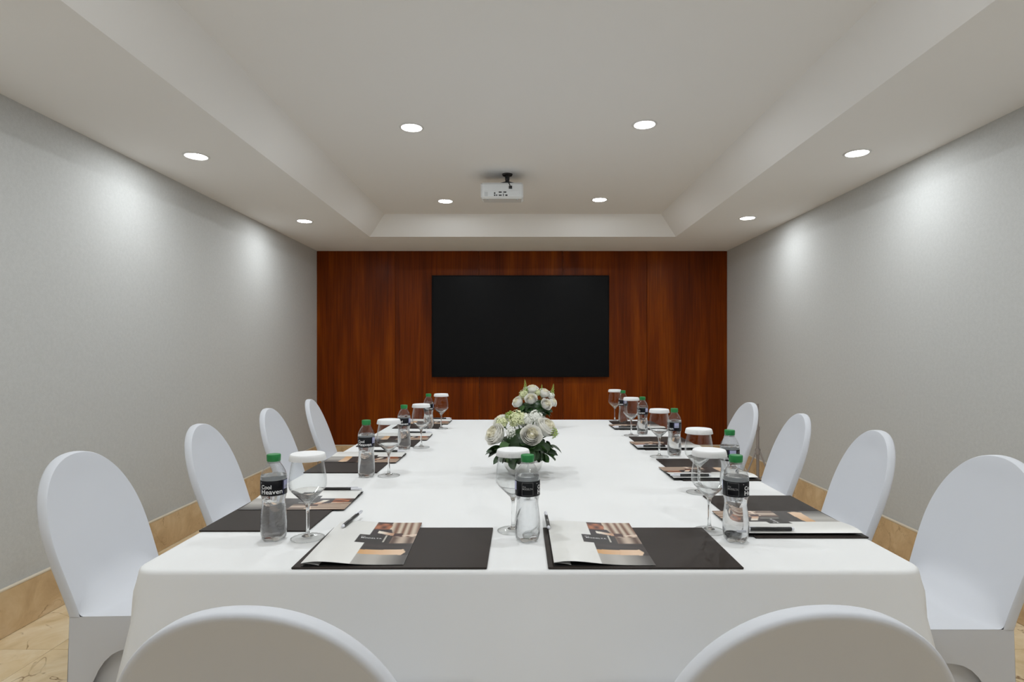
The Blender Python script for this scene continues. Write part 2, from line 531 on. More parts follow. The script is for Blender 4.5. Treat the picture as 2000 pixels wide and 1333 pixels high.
# tray ceiling
tx0_, tx1_, ty1_, ty0_ = -1.415, 1.463, 5.44, -0.75
INS = 0.183
cmb = MB()
def quad(mb, *p):
    mb.add(p, [tuple(range(len(p)))])
th = 0.12
cmb.box(XL, tx0_, Y0, Y1 + .02, ZS, ZS + th)
cmb.box(tx1_, XR, Y0, Y1 + .02, ZS, ZS + th)
cmb.box(tx0_, tx1_, ty1_, Y1 + .02, ZS, ZS + th)
cmb.box(tx0_, tx1_, Y0, ty0_, ZS, ZS + th)
cmb.box(tx0_, tx1_, ty0_, ty1_, ZT, ZT + th)
ceiling = tag(cmb.build('ceiling', M['ceil']), kind='structure')
def cove(p):
    lo = [Vector(q) for q in p]
    c = Vector(((tx0_ + tx1_) / 2, (ty0_ + ty1_) / 2, ZS + .05))
    n = (lo[1] - lo[0]).cross(lo[3] - lo[0]).normalized()
    if n.dot(c - lo[0]) > 0: n = -n
    v = lo + [q + n * 0.03 for q in lo]
    f = [(0, 1, 2, 3), (7, 6, 5, 4), (0, 4, 5, 1), (1, 5, 6, 2), (2, 6, 7, 3), (3, 7, 4, 0)]
    mesh_obj('cove_panel', v, f, M['ceil'], ceiling)
A = (tx0_, ty0_, ZS); B = (tx1_, ty0_, ZS); C = (tx1_, ty1_, ZS); D = (tx0_, ty1_, ZS)
A2 = (tx0_ + INS, ty0_ + INS, ZT); B2 = (tx1_ - INS, ty0_ + INS, ZT); C2 = (tx1_ - INS, ty1_ - INS, ZT); D2 = (tx0_ + INS, ty1_ - INS, ZT)
cove([A, D, D2, A2]); cove([B, C, C2, B2]); cove([D, C, C2, D2]); cove([A, B, B2, A2])

# ------------------------------------------------------------------ recessed ceiling lamps
trim_me = MB().lathe([(0.056, 0.0), (0.056, -0.003), (0.058, -0.0045), (0.066, -0.0042), (0.0685, -0.002), (0.0685, 0.0)], 40, False, False).mesh('trim_ring', True)
trim_me.materials.append(M['trim'])
lens_me = MB().lathe([(0.056, -0.0005), (0.056, -0.0022), (0.03, -0.0032), (0.006, -0.0034)], 40, True, True).mesh('diffuser', True)
lens_me.materials.append(M['lamp'])
def downlight(x, y, z, label, group):
    t = thing('recessed_ceiling_lamp', label, 'ceiling lamp', (x, y, z), 0, group)
    data_obj('trim_ring', trim_me, None, t)
    data_obj('diffuser', lens_me, None, t)
    ld = bpy.data.lights.new('lamp_beam', 'AREA')
    ld.shape = 'DISK'
    ld.size = 0.11
    ld.energy = LAMP_W * (0.72 if z < ZT - .01 else 1.08)
    ld.color = LAMP_COL
    lo = bpy.data.objects.new('lamp_beam', ld)
    col.objects.link(lo)
    lo.parent = t
    lo.location = (0, 0, -0.006)
    return t
LG = 'recessed ceiling lamps'
downlight(-1.791, 3.198, ZS, 'round lit lamp in left soffit, larger one nearer the viewer', LG)
downlight(-1.783, 4.785, ZS, 'round lit lamp in left soffit, smaller one near the wood wall', LG)
downlight(1.834, 3.149, ZS, 'round lit lamp in right soffit, larger one nearer the viewer', LG)
downlight(1.837, 4.675, ZS, 'round lit lamp in right soffit, smaller one near the wood wall', LG)
downlight(-0.607, 3.233, ZT, 'round lit lamp in raised ceiling, nearer one left of the projector', LG)
downlight(0.686, 3.19, ZT, 'round lit lamp in raised ceiling, nearer one right of the projector', LG)
downlight(-0.622, 4.81, ZT, 'round lit lamp in raised ceiling, far one left of the projector', LG)
downlight(0.653, 4.763, ZT, 'round lit lamp in raised ceiling, far one right of the projector', LG)
for yy, word in ((1.62, 'above the near end of the table'), (0.05, 'behind the viewer')):
    downlight(-1.79, yy, ZS, 'round lit lamp in left soffit ' + word, LG)
    downlight(1.835, yy, ZS, 'round lit lamp in right soffit ' + word, LG)
    downlight(-0.615, yy, ZT, 'round lit lamp in raised ceiling on the left ' + word, LG)
    downlight(0.67, yy, ZT, 'round lit lamp in raised ceiling on the right ' + word, LG)

# ------------------------------------------------------------------ television
tv = thing('television', 'large black flat television mounted on the dark wood wall', 'television', (0.003, 6.198, 0.934))
W2, H = 0.941, 1.08
fr = MB()
fr.box(-W2, W2, -0.062, -0.035, 0, 0.014, .002); fr.box(-W2, W2, -0.062, -0.035, H - 0.012, H, .002)
fr.box(-W2, -W2 + .012, -0.062, -0.035, 0.014, H - .012, .002); fr.box(W2 - .012, W2, -0.062, -0.035, 0.014, H - .012, .002)
fr.build('frame', M['tv_frame'], tv)
MB().box(-W2 + .012, W2 - .012, -0.058, -0.050, 0.014, H - .012).build('screen', M['tv_screen'], tv)
MB().box(-W2 + .004, W2 - .004, -0.0495, -0.030, 0.004, H - .004, .004).build('housing', M['tv_frame'], tv)
MB().box(-.35, .35, -0.030, 0.0, 0.25, H - .25, .003).build('wall_bracket', M['black'], tv)

# ------------------------------------------------------------------ projector hanging from the raised ceiling
pj = thing('projector', 'white projector hanging from the raised ceiling on a black mount', 'projector', (-0.126, 4.0, 2.262))
pb = bpy.data.objects.new('body', MB().box(-.147, .147, 0.0, 0.22, 0.0, 0.108, .012).mesh('body'))
pb.data.materials.append(M['plastic_w']); col.objects.link(pb); pb.parent = pj
pb.rotation_euler = (math.radians(7), 0, 0)
def pjpart(name, mat, *b, bev=0.0):
    return MB().box(*b, bev).build(name, mat, pb)
pjpart('port_panel', M['plastic_w'], -.125, .120, -.002, .004, .012, .052, bev=.001)
for (x, z, wx, wz) in ((-.012, .043, .021, .008), (.020, .043, .021, .008), (-.012, .022, .021, .008)):
    pjpart('video_socket', M['black'], x - wx / 2, x + wx / 2, -.0035, -.001, z - wz / 2, z + wz / 2, bev=.001)
for (x, z, wx, wz) in ((-.050, .036, .009, .010), (-.050, .022, .009, .009), (-.036, .022, .008, .009), (.010, .024, .005, .017), (.031, .022, .015, .009)):
    pjpart('small_socket', M['black'], x - wx / 2, x + wx / 2, -.0035, -.001, z - wz / 2, z + wz / 2)
pjpart('power_socket', M['black'], .048, .070, -.006, .002, .066, .086, bev=.001)
for k in range(4):
    pjpart('vent_slot', M['plastic_g'], -.120, -.098, -.0034, -.001, .018 + k * .007, .021 + k * .007)
for x in (-.10, .105):
    MB().tube((x, .03, -.006), (x, .03, .003), .008).build('foot', M['plastic_g'], pb)
MB().tube((-.138, .004, .098), (-.138, -.002, .098), .004).build('screw', M['plastic_g'], pb)
mb = MB().tube((.035, .085, .194), (.035, .085, .184), .038, .034, 24)
mb.build('ceiling_plate', M['black'], pj)
mb = MB().tube((.035, .085, .185), (.035, .085, .128), .017, .013, 16)
mb.build('mount_pole', M['black'], pj)
for (x, y) in ((-.03, .05), (.10, .05), (-.03, .15), (.10, .15)):
    MB().tube((.035, .085, .140), (x, y, .1155), .0055, .0045, 8).build('mount_arm', M['black'], pj)
mb = MB()
pts = [(.035, .075, .150), (.03, .03, .145), (.035, .0, .128), (.05, -.012, .100), (.059, -.008, .080)]
for a, b in zip(pts[:-1], pts[1:]): mb.tube(a, b, .0035, n=8)
mb.build('cable', M['black'], pj)

# ------------------------------------------------------------------ long table under a floor-length white cloth
TX0, TX1, TY0, TY1, TZ = -0.803, 0.840, 1.190, 3.853, 0.75
table = thing('conference_table', 'long table draped in a floor-length white cloth in the middle', 'table', ((TX0 + TX1) / 2, (TY0 + TY1) / 2, 0))
hx, hy = (TX1 - TX0) / 2, (TY1 - TY0) / 2
FC = [(-0.335, 1.036), (0.376, 1.038)]       # front chairs push the cloth in
def cloth():
    r = 0.045
    loop = []   # (x, y, nx, ny, s, cornerness)
    def side(p, q, n):
        L = (Vector(q) - Vector(p)).length
        k = max(2, int(L / 0.022))
        for i in range(k):
            t = i / k
            x = p[0] + (q[0] - p[0]) * t; y = p[1] + (q[1] - p[1]) * t
            loop.append((x, y, n[0], n[1]))
    def corner(c, a0):
        for i in range(10):
            a = a0 + (PI / 2) * i / 10
            loop.append((c[0] + r * math.cos(a), c[1] + r * math.sin(a), math.cos(a), math.sin(a)))
    side((-hx + r, -hy), (hx - r, -hy), (0, -1)); corner((hx - r, -hy + r), -PI / 2)
    side((hx, -hy + r), (hx, hy - r), (1, 0)); corner((hx - r, hy - r), 0)
    side((hx - r, hy), (-hx + r, hy), (0, 1)); corner((-hx + r, hy - r), PI / 2)
    side((-hx, hy - r), (-hx, -hy + r), (-1, 0)); corner((-hx + r, -hy + r), PI)
    n = len(loop)
    ss = [0.0]
    for i in range(1, n):
        ss.append(ss[-1] + math.hypot(loop[i][0] - loop[i - 1][0], loop[i][1] - loop[i - 1][1]))
    rows = []   # (inward, z) pairs over the top and edge, then drop
    verts = []
    def put(off, z):
        for i, (x, y, nx, ny) in enumerate(loop):
            o = off
            if z < TZ - 0.012:
                t = (TZ - 0.012 - z) / (TZ - 0.012)
                dcor = min(math.hypot(abs(x) - hx, abs(y) - hy), 0.5)
                cornr = math.exp(-(dcor / 0.07) ** 2) * (1.0 if y < 0 else 0.3)
                fold2 = math.exp(-((dcor - 0.19) / 0.05) ** 2)
                s = ss[i]
                wav = 0.5 * math.sin(s * 9.3 + 0.6) + 0.35 * math.sin(s * 15.1 + 2.0) + 0.3 * math.sin(s * 5.2 + 1.0)
                o += (0.125 if ny < -0.5 else 0.075) * t + 0.016 * wav * t ** 1.2 + cornr * 0.085 * t - fold2 * 0.03 * t
                wx, wy = x + (TX0 + TX1) / 2, y + (TY0 + TY1) / 2
                if ny < -0.5:
                    for (cx, cy) in FC:
                        push = smooth01((0.265 - abs(wx - cx)) / 0.05) * smooth01((t - 0.29) / 0.07)
                        o = o * (1 - push) + (-0.066) * push
                if abs(nx) > 0.5 and z > 0.3:
                    o = min(o, 0.010 + 0.05 * cornr * t)
                elif abs(nx) > 0.5:
                    o = min(o, 0.012 + 0.04 * t * cornr)
            verts.append((x + nx * o, y + ny * o, z))
    for off, z in ((-0.02, TZ), (-0.010, TZ), (-0.004, TZ - .0010), (0.0, TZ - .004), (0.002, TZ - .009)):
        put(off, z)
    for k in range(1, 27):
        z = TZ - 0.009 - (TZ - 0.009 - 0.006) * (k / 26.0) ** 1.15
        put(0.002, z)
    rows_n = len(verts) // n
    f = grid_faces(n, rows_n, True)
    f = [q[::-1] for q in f]
    # flat top
    nx_, ny_ = 24, 38
    base = len(verts)
    inner = list(range(0, n))
    verts.append((0, 0, TZ)); c = base
    f.append(tuple(inner))
    verts.pop()
    return verts, f
v, f = cloth()
v = [(x, y, z) for x, y, z in v]
tcl = mesh_obj('tablecloth', v, f, M['cloth'], table, True)
tcl.data.set_sharp_from_angle(angle=math.radians(80))
MB().box(-hx + .012, hx - .012, -hy + .06, hy - .012, TZ - .04, TZ - .012, .004).build('tabletop', M['board'], table)
for sx in (-1, 1):
    for yy in (-hy + .18, -.12, .12, hy - .12):
        MB().tube((sx * (hx - .1), yy, 0.0), (sx * (hx - .1), yy, TZ - .04), .016, n=10).build('leg', M['steel'], table)

# ------------------------------------------------------------------ covered banquet chairs
ZTOP, ZSEAT, ZARC = 0.888, 0.467, 0.635
HWB, HWS, YB, YF, THK = 0.200, 0.193, -0.180, 0.185, 0.028
def back_y(z):
    return YB - 0.145 * max(0.0, (z - ZSEAT) / (ZTOP - ZSEAT)) ** 1.05
def back_w(z):
    if z <= ZARC:
        return HWS + (HWB - HWS) * smooth01((z - ZSEAT) / (ZARC - ZSEAT))
    return HWB * max(0.0, 1 - ((z - ZARC) / (ZTOP - ZARC)) ** 2.15) ** (1 / 2.15)
def mk(name, vf, mat, smooth=True, ang=60):
    me = bpy.data.meshes.new(name)
    me.from_pydata([tuple(p) for p in vf[0]], [], [tuple(q) for q in vf[1]])
    me.update()
    if smooth:
        me.polygons.foreach_set('use_smooth', [True] * len(me.polygons))
        me.set_sharp_from_angle(angle=math.radians(ang))
    me.materials.append(mat)
    return me
def chair_meshes():
    D = {}
    # one stretched sheet from the seat front, over the seat, round the inner corner and up the back
    NC = 25
    us = [-1 + 2 * i / (NC - 1) for i in range(NC)]
    us = [math.copysign(abs(u) ** 0.85, u) for u in us]
    rows = []
    def prof(u, k):
        """k: row index -> (half width, y, z)"""
        R = 0.012 + 0.085 * (1 - abs(u) ** 3)
        if k < 4:       # rounded front edge
            a = k / 4 * PI / 2
            return HWS, YF - 0.014 + 0.014 * math.cos(a), ZSEAT - 0.014 + 0.014 * math.sin(a)
        if k < 12:      # seat
            t = (k - 4) / 8
            return HWS, (YF - .014) + (YB + R - (YF - .014)) * t, ZSEAT
        if k < 22:      # inner corner
            t = (k - 12) / 10
            zt = ZSEAT + R
            p0 = (YB + R, ZSEAT); p1 = (YB, ZSEAT); p2 = (back_y(zt), zt)
            y = (1 - t) ** 2 * p0[0] + 2 * t * (1 - t) * p1[0] + t * t * p2[0]
            z = (1 - t) ** 2 * p0[1] + 2 * t * (1 - t) * p1[1] + t * t * p2[1]
            return back_w(z), y, z
        zt = ZSEAT + R
        if k < 28:
            z = zt + (ZARC - zt) * (k - 22) / 6
        else:
            z = ZARC + (ZTOP - ZARC) * math.sin(PI / 2 * (k - 28) / 26)
        return max(.002, back_w(z)), back_y(z), z
    NR = 28 + 27
    V = []
    for k in range(NR):
        for u in us:
            w_, y, z = prof(u, k)
            bow = -0.008 * (1 - u * u) * smooth01((z - ZSEAT) / .1) * smooth01((ZTOP - z) / .08)
            crown = 0.008 * (1 - u ** 4) * (1 if 6 <= k <= 12 else 0.4 if k in (5, 13) else 0) * 0.6
            V.append((u * w_, y + bow, z + crown))
    full = bpy.data.meshes.new('tmp')
    F = grid_faces(NC, NR)
    full.from_pydata(V, [], F); full.update()
    nr = np.empty(len(V) * 3); full.vertices.foreach_get('normal', nr) if hasattr(full.vertices[0], 'normal') else None
    nr = nr.reshape(-1, 3)
    bpy.data.meshes.remove(full)
    cut = 17
    def sub(r0, r1, name):
        vv = V[r0 * NC:(r1 + 1) * NC]
        me = bpy.data.meshes.new(name)
        me.from_pydata(vv, [], grid_faces(NC, r1 - r0 + 1)); me.update()
        me.polygons.foreach_set('use_smooth', [True] * len(me.polygons))
        me.normals_split_custom_set_from_vertices([tuple(q) for q in nr[r0 * NC:(r1 + 1) * NC]])
        me.materials.append(M['spandex'])
        return me
    D['seat'] = sub(0, cut, 'seat')
    D['backrest'] = sub(cut, NR - 1, 'backrest')
    # rim and rear of the back
    out = []
    for i in range(8):
        z = ZSEAT + (ZARC - ZSEAT) * i / 8
        out.append((-back_w(z), z))
    for i in range(53):
        a = PI * i / 52
        z = ZARC + (ZTOP - ZARC) * max(0.0, math.sin(a))
        out.append((-math.copysign(back_w(min(z, ZTOP)), math.cos(a)), z))
    for i in range(8):
        z = ZARC + (ZSEAT - ZARC) * (i + 1) / 8
        out.append((back_w(z), z))
    n = len(out)
    def ring(outset, dep, sc=1.0):
        r = []
        for i, (x, z) in enumerate(out):
            a = Vector(out[max(0, i - 1)]); b = Vector(out[min(n - 1, i + 1)])
            t = (b - a).normalized(); nn = Vector((-t.y, t.x))
            px, pz = x * sc + nn.x * outset, ZSEAT + (z - ZSEAT) * sc + nn.y * outset * (1 if z > ZSEAT + .01 else 0)
            r.append((px, back_y(pz) - dep, pz))
        return r
    rings = [ring(0, .0), ring(.0022, .003), ring(.003, .012), ring(.003, THK - .006), ring(.001, THK), ring(-.003, THK + .0016), ring(-.008, THK + .001)]
    V2 = [p for r in rings for p in r]
    D['rim'] = mk('back_rim', (V2, grid_faces(n, len(rings))), M['spandex'], True, 75)
    rr = [ring(-.008, THK + .001)] + [ring(0, THK + d, sc) for sc, d in ((.93, -.0035), (.88, -.007), (.75, -.008), (.5, -.008), (.25, -.008), (.04, -.008))]
    V3 = [p for r in rr for p in r]
    F3 = grid_faces(n, len(rr)) + [tuple(range((len(rr) - 1) * n, len(rr) * n))]
    D['rear'] = mk('back_panel', (V3, F3), M['spandex'], True, 80)
    # skirt: arched side panels over plain inner panels
    def panel(p0, p1, outw, zt, arch=True, inset=0.0):
        p0 = Vector((*p0, 0)); p1 = Vector((*p1, 0)); o = Vector((*outw, 0))
        L = (p1 - p0).length
        leg = 0.030 / L
        S = [0, leg * .5, leg]
        k = 24
        for i in range(1, k):
            t = 0.5 - 0.5 * math.cos(PI * i / k)
            S.append(leg + (1 - 2 * leg) * t)
        S += [1 - leg, 1 - leg * .5, 1]
        vv = []; nrow = 8
        for s_ in S:
            zb = 0.002
            if arch and leg + 1e-6 < s_ < 1 - leg - 1e-6:
                q = abs((s_ - .5) / (.5 - leg))
                zb = 0.002 + 0.376 * max(0.0, 1 - q ** 3.2) ** (1 / 2.3)
            for r_ in range(nrow):
                z = zb + (zt - zb) * r_ / (nrow - 1)
                ins = 0.010 * math.sin(PI * s_) * smooth01((0.45 - z) / .2)
                fl = 0.016 * (1 - z / .467)
                p = p0 + (p1 - p0) * s_ + o * (fl - ins - inset)
                vv.append((p.x, p.y, z))
        return vv, grid_faces(nrow, len(S))
    w_, yb, yf = HWS + .0005, YB - THK, YF
    D['panels'] = [mk('skirt_panel', p, M['spandex']) for p in (
        panel((-w_, yb), (-w_, yf), (-1, 0), ZSEAT), panel((w_, yf), (w_, yb), (1, 0), ZSEAT),
        panel((-w_, yf), (w_, yf), (0, 1), ZSEAT - .012), panel((w_, yb), (-w_, yb), (0, -1), ZSEAT + .002))]
    D['inner'] = [mk('inner_panel', p, M['spandex']) for p in (
        panel((-w_, yb + .03), (-w_, yf - .03), (-1, 0), .44, False, .028), panel((w_, yf - .03), (w_, yb + .03), (1, 0), .44, False, .028),
        panel((-w_ + .03, yf), (w_ - .03, yf), (0, 1), .44, False, .028), panel((w_ - .03, yb), (-w_ + .03, yb), (0, -1), .44, False, .028))]
    return D
CD = chair_meshes()
leg_mes = []
for sx in (-1, 1):
    for yy in (YB - THK, YF):
        o2 = math.copysign(.014, yy); yi = yy - math.copysign(.017, yy)
        leg_mes.append(MB().tube((sx * (HWS - .003), yi + o2, 0.0), (sx * (HWS - .017), yi, .42), .014, .015, 10).mesh('leg', True, math.radians(60)))
        leg_mes[-1].materials.append(M['spandex'])
def chair(x, y, rot, label):
    t = thing('banquet_chair', label, 'chair', (x, y, 0), rot, 'white covered banquet chairs')
    b = data_obj('backrest', CD['backrest'], None, t)
    data_obj('rim', CD['rim'], None, b)
    data_obj('rear_panel', CD['rear'], None, b)
    data_obj('seat', CD['seat'], None, t)
    for me in CD['panels']: data_obj('skirt_panel', me, None, t)
    for me in CD['inner']: data_obj('inner_panel', me, None, t)
    for me in leg_mes: data_obj('leg', me, None, t)
    return t
ords = ['nearest', 'second', 'third', 'farthest']
def ordphrase(k): return ['nearest', 'second nearest', 'third nearest', 'farthest'][k]
for k, (x, y, a) in enumerate(((-1.045, 1.80, 2), (-1.045, 2.515, 5), (-1.052, 3.205, 5), (-1.045, 3.83, 8))):
    chair(x, y, -PI / 2 + math.radians(a), 'white covered chair on the left of the table, ' + ordphrase(k))
for k, (x, y, a) in enumerate(((1.095, 1.72, 0), (1.078, 2.32, 7), (1.078, 2.94, 7), (1.074, 3.55, 1))):
    chair(x, y, PI / 2 - math.radians(a), 'white covered chair on the right of the table, ' + ordphrase(k))
chair(FC[0][0], FC[0][1], 0, 'white covered chair in the foreground left, its back to the viewer')
chair(FC[1][0], FC[1][1], 0, 'white covered chair in the foreground right, its back to the viewer')

# ------------------------------------------------------------------ place settings
PW, PD, PT = 0.405, 0.273, 0.0042
pad_me = MB().box(-PW / 2, PW / 2, -PD / 2, PD / 2, 0.0004, PT, .0012).mesh('desk_pad')
pad_me.materials.append(M['pad'])
padb_me = MB().box(-PW / 2 + .001, PW / 2 - .001, -PD / 2 + .001, PD / 2 - .001, 0.0, .0012).mesh('backing')
padb_me.materials.append(M['pad_edge'])

BW, BL = 0.212, 0.297
def cover_h(u, v):
    b = math.exp(-((u - .15) / .33) ** 2) if u > .15 else 0.62 + 0.38 * math.cos((.15 - u) / .15 * PI / 2)
    return 0.0016 + 0.0088 * b * (0.75 + 0.25 * (1 - v))
def paint(u, v):
    white = lin(226, 225, 221)
    bl = lin(26, 23, 22)
    x0 = 0.475
    if 0.365 <= u <= 0.70 and 0.455 <= v <= 0.65:
        if 0.655 <= u <= 0.672 and 0.48 <= v <= .645: return lin(190, 186, 176)
        return bl
    if u < x0: return white
    def mixc(a, b, t):
        t = min(1, max(0, t)); return tuple(a[i] + (b[i] - a[i]) * t for i in range(4))
    if v > 0.455:
        s = (u - x0) / (1 - x0); q = (v - .455) / .545
        # curtain stripes
        st = 0.5 + 0.5 * math.sin(s * 34 + 2.2 * q + 1.2 * math.sin(s * 9))
        c = mixc(lin(118, 76, 54), lin(206, 190, 170), st)
        if q < .28: c = mixc(lin(92, 70, 58), lin(196, 176, 158), 0.5 + .5 * math.sin(s * 18 + 1))
        # dark jacket and warm shape at the left
        if s < .36 - .10 * abs(q - .8) and q > .60:
            c = mixc(lin(72, 34, 20), lin(182, 110, 72), .5 + .5 * math.sin(s * 24) * math.cos(q * 17))
            if q > .93: c = lin(60, 36, 28)
        if s < .46 - .35 * abs(q - .46) and .28 < q < .64: c = lin(38, 28, 34)
        if q < .34 and s < .5: c = lin(46, 38, 34)
        # sleeve, hand, second pale shape
        d = abs(q - (.50 - .32 * (s - .16)))
        if .14 < s < .52 and d < .055: c = mixc(lin(232, 224, 208), lin(196, 150, 118), (s - .2) / .25)
        if .50 < s < .70 and abs(q - .38) < .07: c = lin(70, 44, 40)
        if s > .70 and abs(q - (.34 + .10 * (s - .7))) < .10 * (s - .55): c = lin(226, 204, 186)
        return c
    s = (u - x0) / (1 - x0); q = v / .455
    if q > .66 + .04 * s:
        return mixc(lin(34, 29, 28), lin(52, 44, 42), .5 + .5 * math.sin(q * 30 + s * 4))
    top = .66 + .03 * math.sin(s * 3) + (.10 * math.exp(-((s - .80) / .10) ** 2))
    lo = .46 - .04 * s
    if q > lo and s < .93 - .5 * abs(q - .56): return mixc(lin(206, 156, 100), lin(226, 194, 164), s * 1.4)
    if q > lo: return lin(44, 38, 36)
    return mixc(mixc(lin(176, 172, 166), lin(58, 55, 54), (s - .45) / .5), lin(120, 116, 112), .25 * (1 + math.sin(s * 14)) * .5)

NU, NV = 110, 150
vv = []; cc = []
for j in range(NV):
    v_ = j / (NV - 1)
    for i in range(NU):
        u_ = i / (NU - 1)
        vv.append((-BW / 2 + BW * u_, -BL / 2 + BL * v_, cover_h(u_, v_)))
        cc.append(paint(u_, v_))
cover_me = bpy.data.meshes.new('cover')
cover_me.from_pydata(vv, [], grid_faces(NU, NV)); cover_me.update()
cover_me.polygons.foreach_set('use_smooth', [True] * len(cover_me.polygons))
at = cover_me.color_attributes.new('print', 'FLOAT_COLOR', 'POINT')
at.data.foreach_set('color', np.array(cc, dtype=np.float32).ravel())
cover_me.materials.append(M['print'])
# under side of the cover (thickness) as its own sheet
vu = [(x, y, max(.0011, z - .0005)) for x, y, z in [(-BW / 2 + BW * i / 29, -BL / 2 + BL * j / 9, cover_h(i / 29, j / 9)) for j in range(10) for i in range(30)]]
under_me = mk('cover_lining', (vu, [q[::-1] for q in grid_faces(30, 10)]), M['card'])
backc_me = MB().box(-BW / 2, BW / 2, -BL / 2, BL / 2, 0.0, .0006).mesh('back_cover'); backc_me.materials.append(M['card_shade'])
fv = []
for j in range(6):
    for i in range(12):
        u_ = i / 11 * .17
        fv.append((-BW / 2 + BW * u_, -BL / 2 + .002 + (BL - .004) * j / 5, .0052 * (1 - u_ / .17) ** .6 + .0012))
flap_me = mk('inner_flap', (fv, grid_faces(12, 6)), M['card'])
def on_cover(tv, tf, ox, oy):
    vv = []
    for x, y, z in tv:
        X, Y = ox + x, oy + y
        u_ = (X + BW / 2) / BW; v_ = (Y + BL / 2) / BL
        vv.append((X, Y, cover_h(u_, v_) + .00025))
    return vv, tf
t1, f1 = text_mesh('the', .0085); logo_a = on_cover(t1, f1, -BW / 2 + .392 * BW, -BL / 2 + .588 * BL)
t2, f2 = text_mesh('MODELTA', .0098, offset=.0001, spacing=1.12); logo_b = on_cover(t2, f2, -BW / 2 + .40 * BW, -BL / 2 + .553 * BL)
nlg = len(logo_a[0])
logo_me = mk('logo_lettering', (logo_a[0] + logo_b[0], logo_a[1] + [tuple(i + nlg for i in q) for q in logo_b[1]]), M['ink_white'], False)

# pen: black barrel with white nose and white clip end
pen_r = .0047
barrel_me = MB().lathe([(.0044, 0.0), (.0047, .002), (.0047, .100), (.0044, .1015)], 16).mesh('barrel', True, math.radians(50)); barrel_me.materials.append(M['pen_black'])
nose_me = MB().lathe([(.0012, -.0075), (.0030, -.006), (.0040, -.002), (.0043, 0.0)], 16).mesh('nose', True, math.radians(50)); nose_me.materials.append(M['pen_white'])
tail_me = MB().lathe([(.0043, .1015), (.0043, .126), (.0030, .128), (.0030, .134), (.0022, .135)], 16).mesh('push_button', True, math.radians(50)); tail_me.materials.append(M['pen_white'])
clip_me = MB().box(-.0018, .0018, .0046, .0060, .088, .124, .0005).mesh('clip'); clip_me.materials.append(M['pen_white'])
pt, pf = text_mesh('MODELTA', .0042, spacing=1.1)
pv = []
for x, y, z in pt:
    a = (y - .0015) / pen_r
    pv.append((-math.sin(a) * (pen_r + .00008), math.cos(a) * (pen_r + .00008), .035 + x))
penlogo_me = mk('lettering', (pv, pf), M['ink_white'], False)

def setting(cx, cy, rot, where, dx=0.0, dr=0.0, pen_dr=0.0, pen_dx=0.0, pen_dy=0.0):
    pad = thing('desk_pad', 'dark brown leather desk pad ' + where, 'desk pad', (cx, cy, TZ), rot, 'dark leather desk pads on the table')
    data_obj('leather_sheet', pad_me, None, pad); data_obj('backing', padb_me, None, pad)
    R = Matrix.Rotation(rot, 4, 'Z')
    p = Vector((cx, cy, 0)) + R @ Vector((-.084 + dx, .020, 0))
    br = thing('brochure_folder', 'white brochure folder with printed photos ' + where, 'brochure', (p.x, p.y, TZ + PT), rot + dr, 'brochure folders on the desk pads')
    cv = data_obj('cover', cover_me, None, br)
    data_obj('logo_lettering', logo_me, None, cv)
    data_obj('lining', under_me, None, br)
    data_obj('back_cover', backc_me, None, br)
    data_obj('inner_flap', flap_me, None, br)
    lx, ly = -.178 + dx + pen_dx, .075 + pen_dy
    q = Vector((cx, cy, 0)) + R @ Vector((lx, ly, 0))
    u_ = max(0.0, (lx + .084 - dx + BW / 2) / BW)
    zc = TZ + PT + cover_h(u_ + .02, .9) + .0004
    pen = thing('ballpoint_pen', 'black and white ballpoint pen ' + where, 'pen', (q.x, q.y, zc + pen_r), 0, 'pens on the brochures')
    pen.rotation_euler = (-PI / 2, 0, rot + pen_dr)
    data_obj('barrel', barrel_me, None, pen); data_obj('nose', nose_me, None, pen); data_obj('push_button', tail_me, None, pen)
    data_obj('clip', clip_me, None, pen).rotation_euler = (0, 0, PI)
    lg = data_obj('lettering', penlogo_me, None, pen); lg.rotation_euler = (0, 0, PI)

def seatword(side, k):
    return f'on the table\'s {side} side, ' + ordphrase(k)
for k, (y0, xr) in enumerate(((1.4446, -.53), (2.143, -.531), (2.738, -.505), (3.39, -.478))):
    setting(xr - PD / 2, y0 + PW / 2, -PI / 2, seatword('left', k), dx=-.006, pen_dy=-.045, dr=(.01, -.015, .01, -.01)[k])
for k, (y0, xl) in enumerate(((1.393, .567), (2.013, .567), (2.645, .572), (3.33, .575))):
    setting(xl + PD / 2, y0 + PW / 2, PI / 2, seatword('right', k), dx=-.002, pen_dy=-.035, dr=(-.01, .01, -.01, .015)[k])
setting(-.2715, 1.333, 0, 'on the near table edge, left of the middle', dr=math.radians(2.2), pen_dr=math.radians(-4), pen_dx=.010, pen_dy=.030)
setting(.2604, 1.333, 0, 'on the near table edge, right of the middle', dr=0, pen_dr=math.radians(1), pen_dx=-.012, pen_dy=.026)

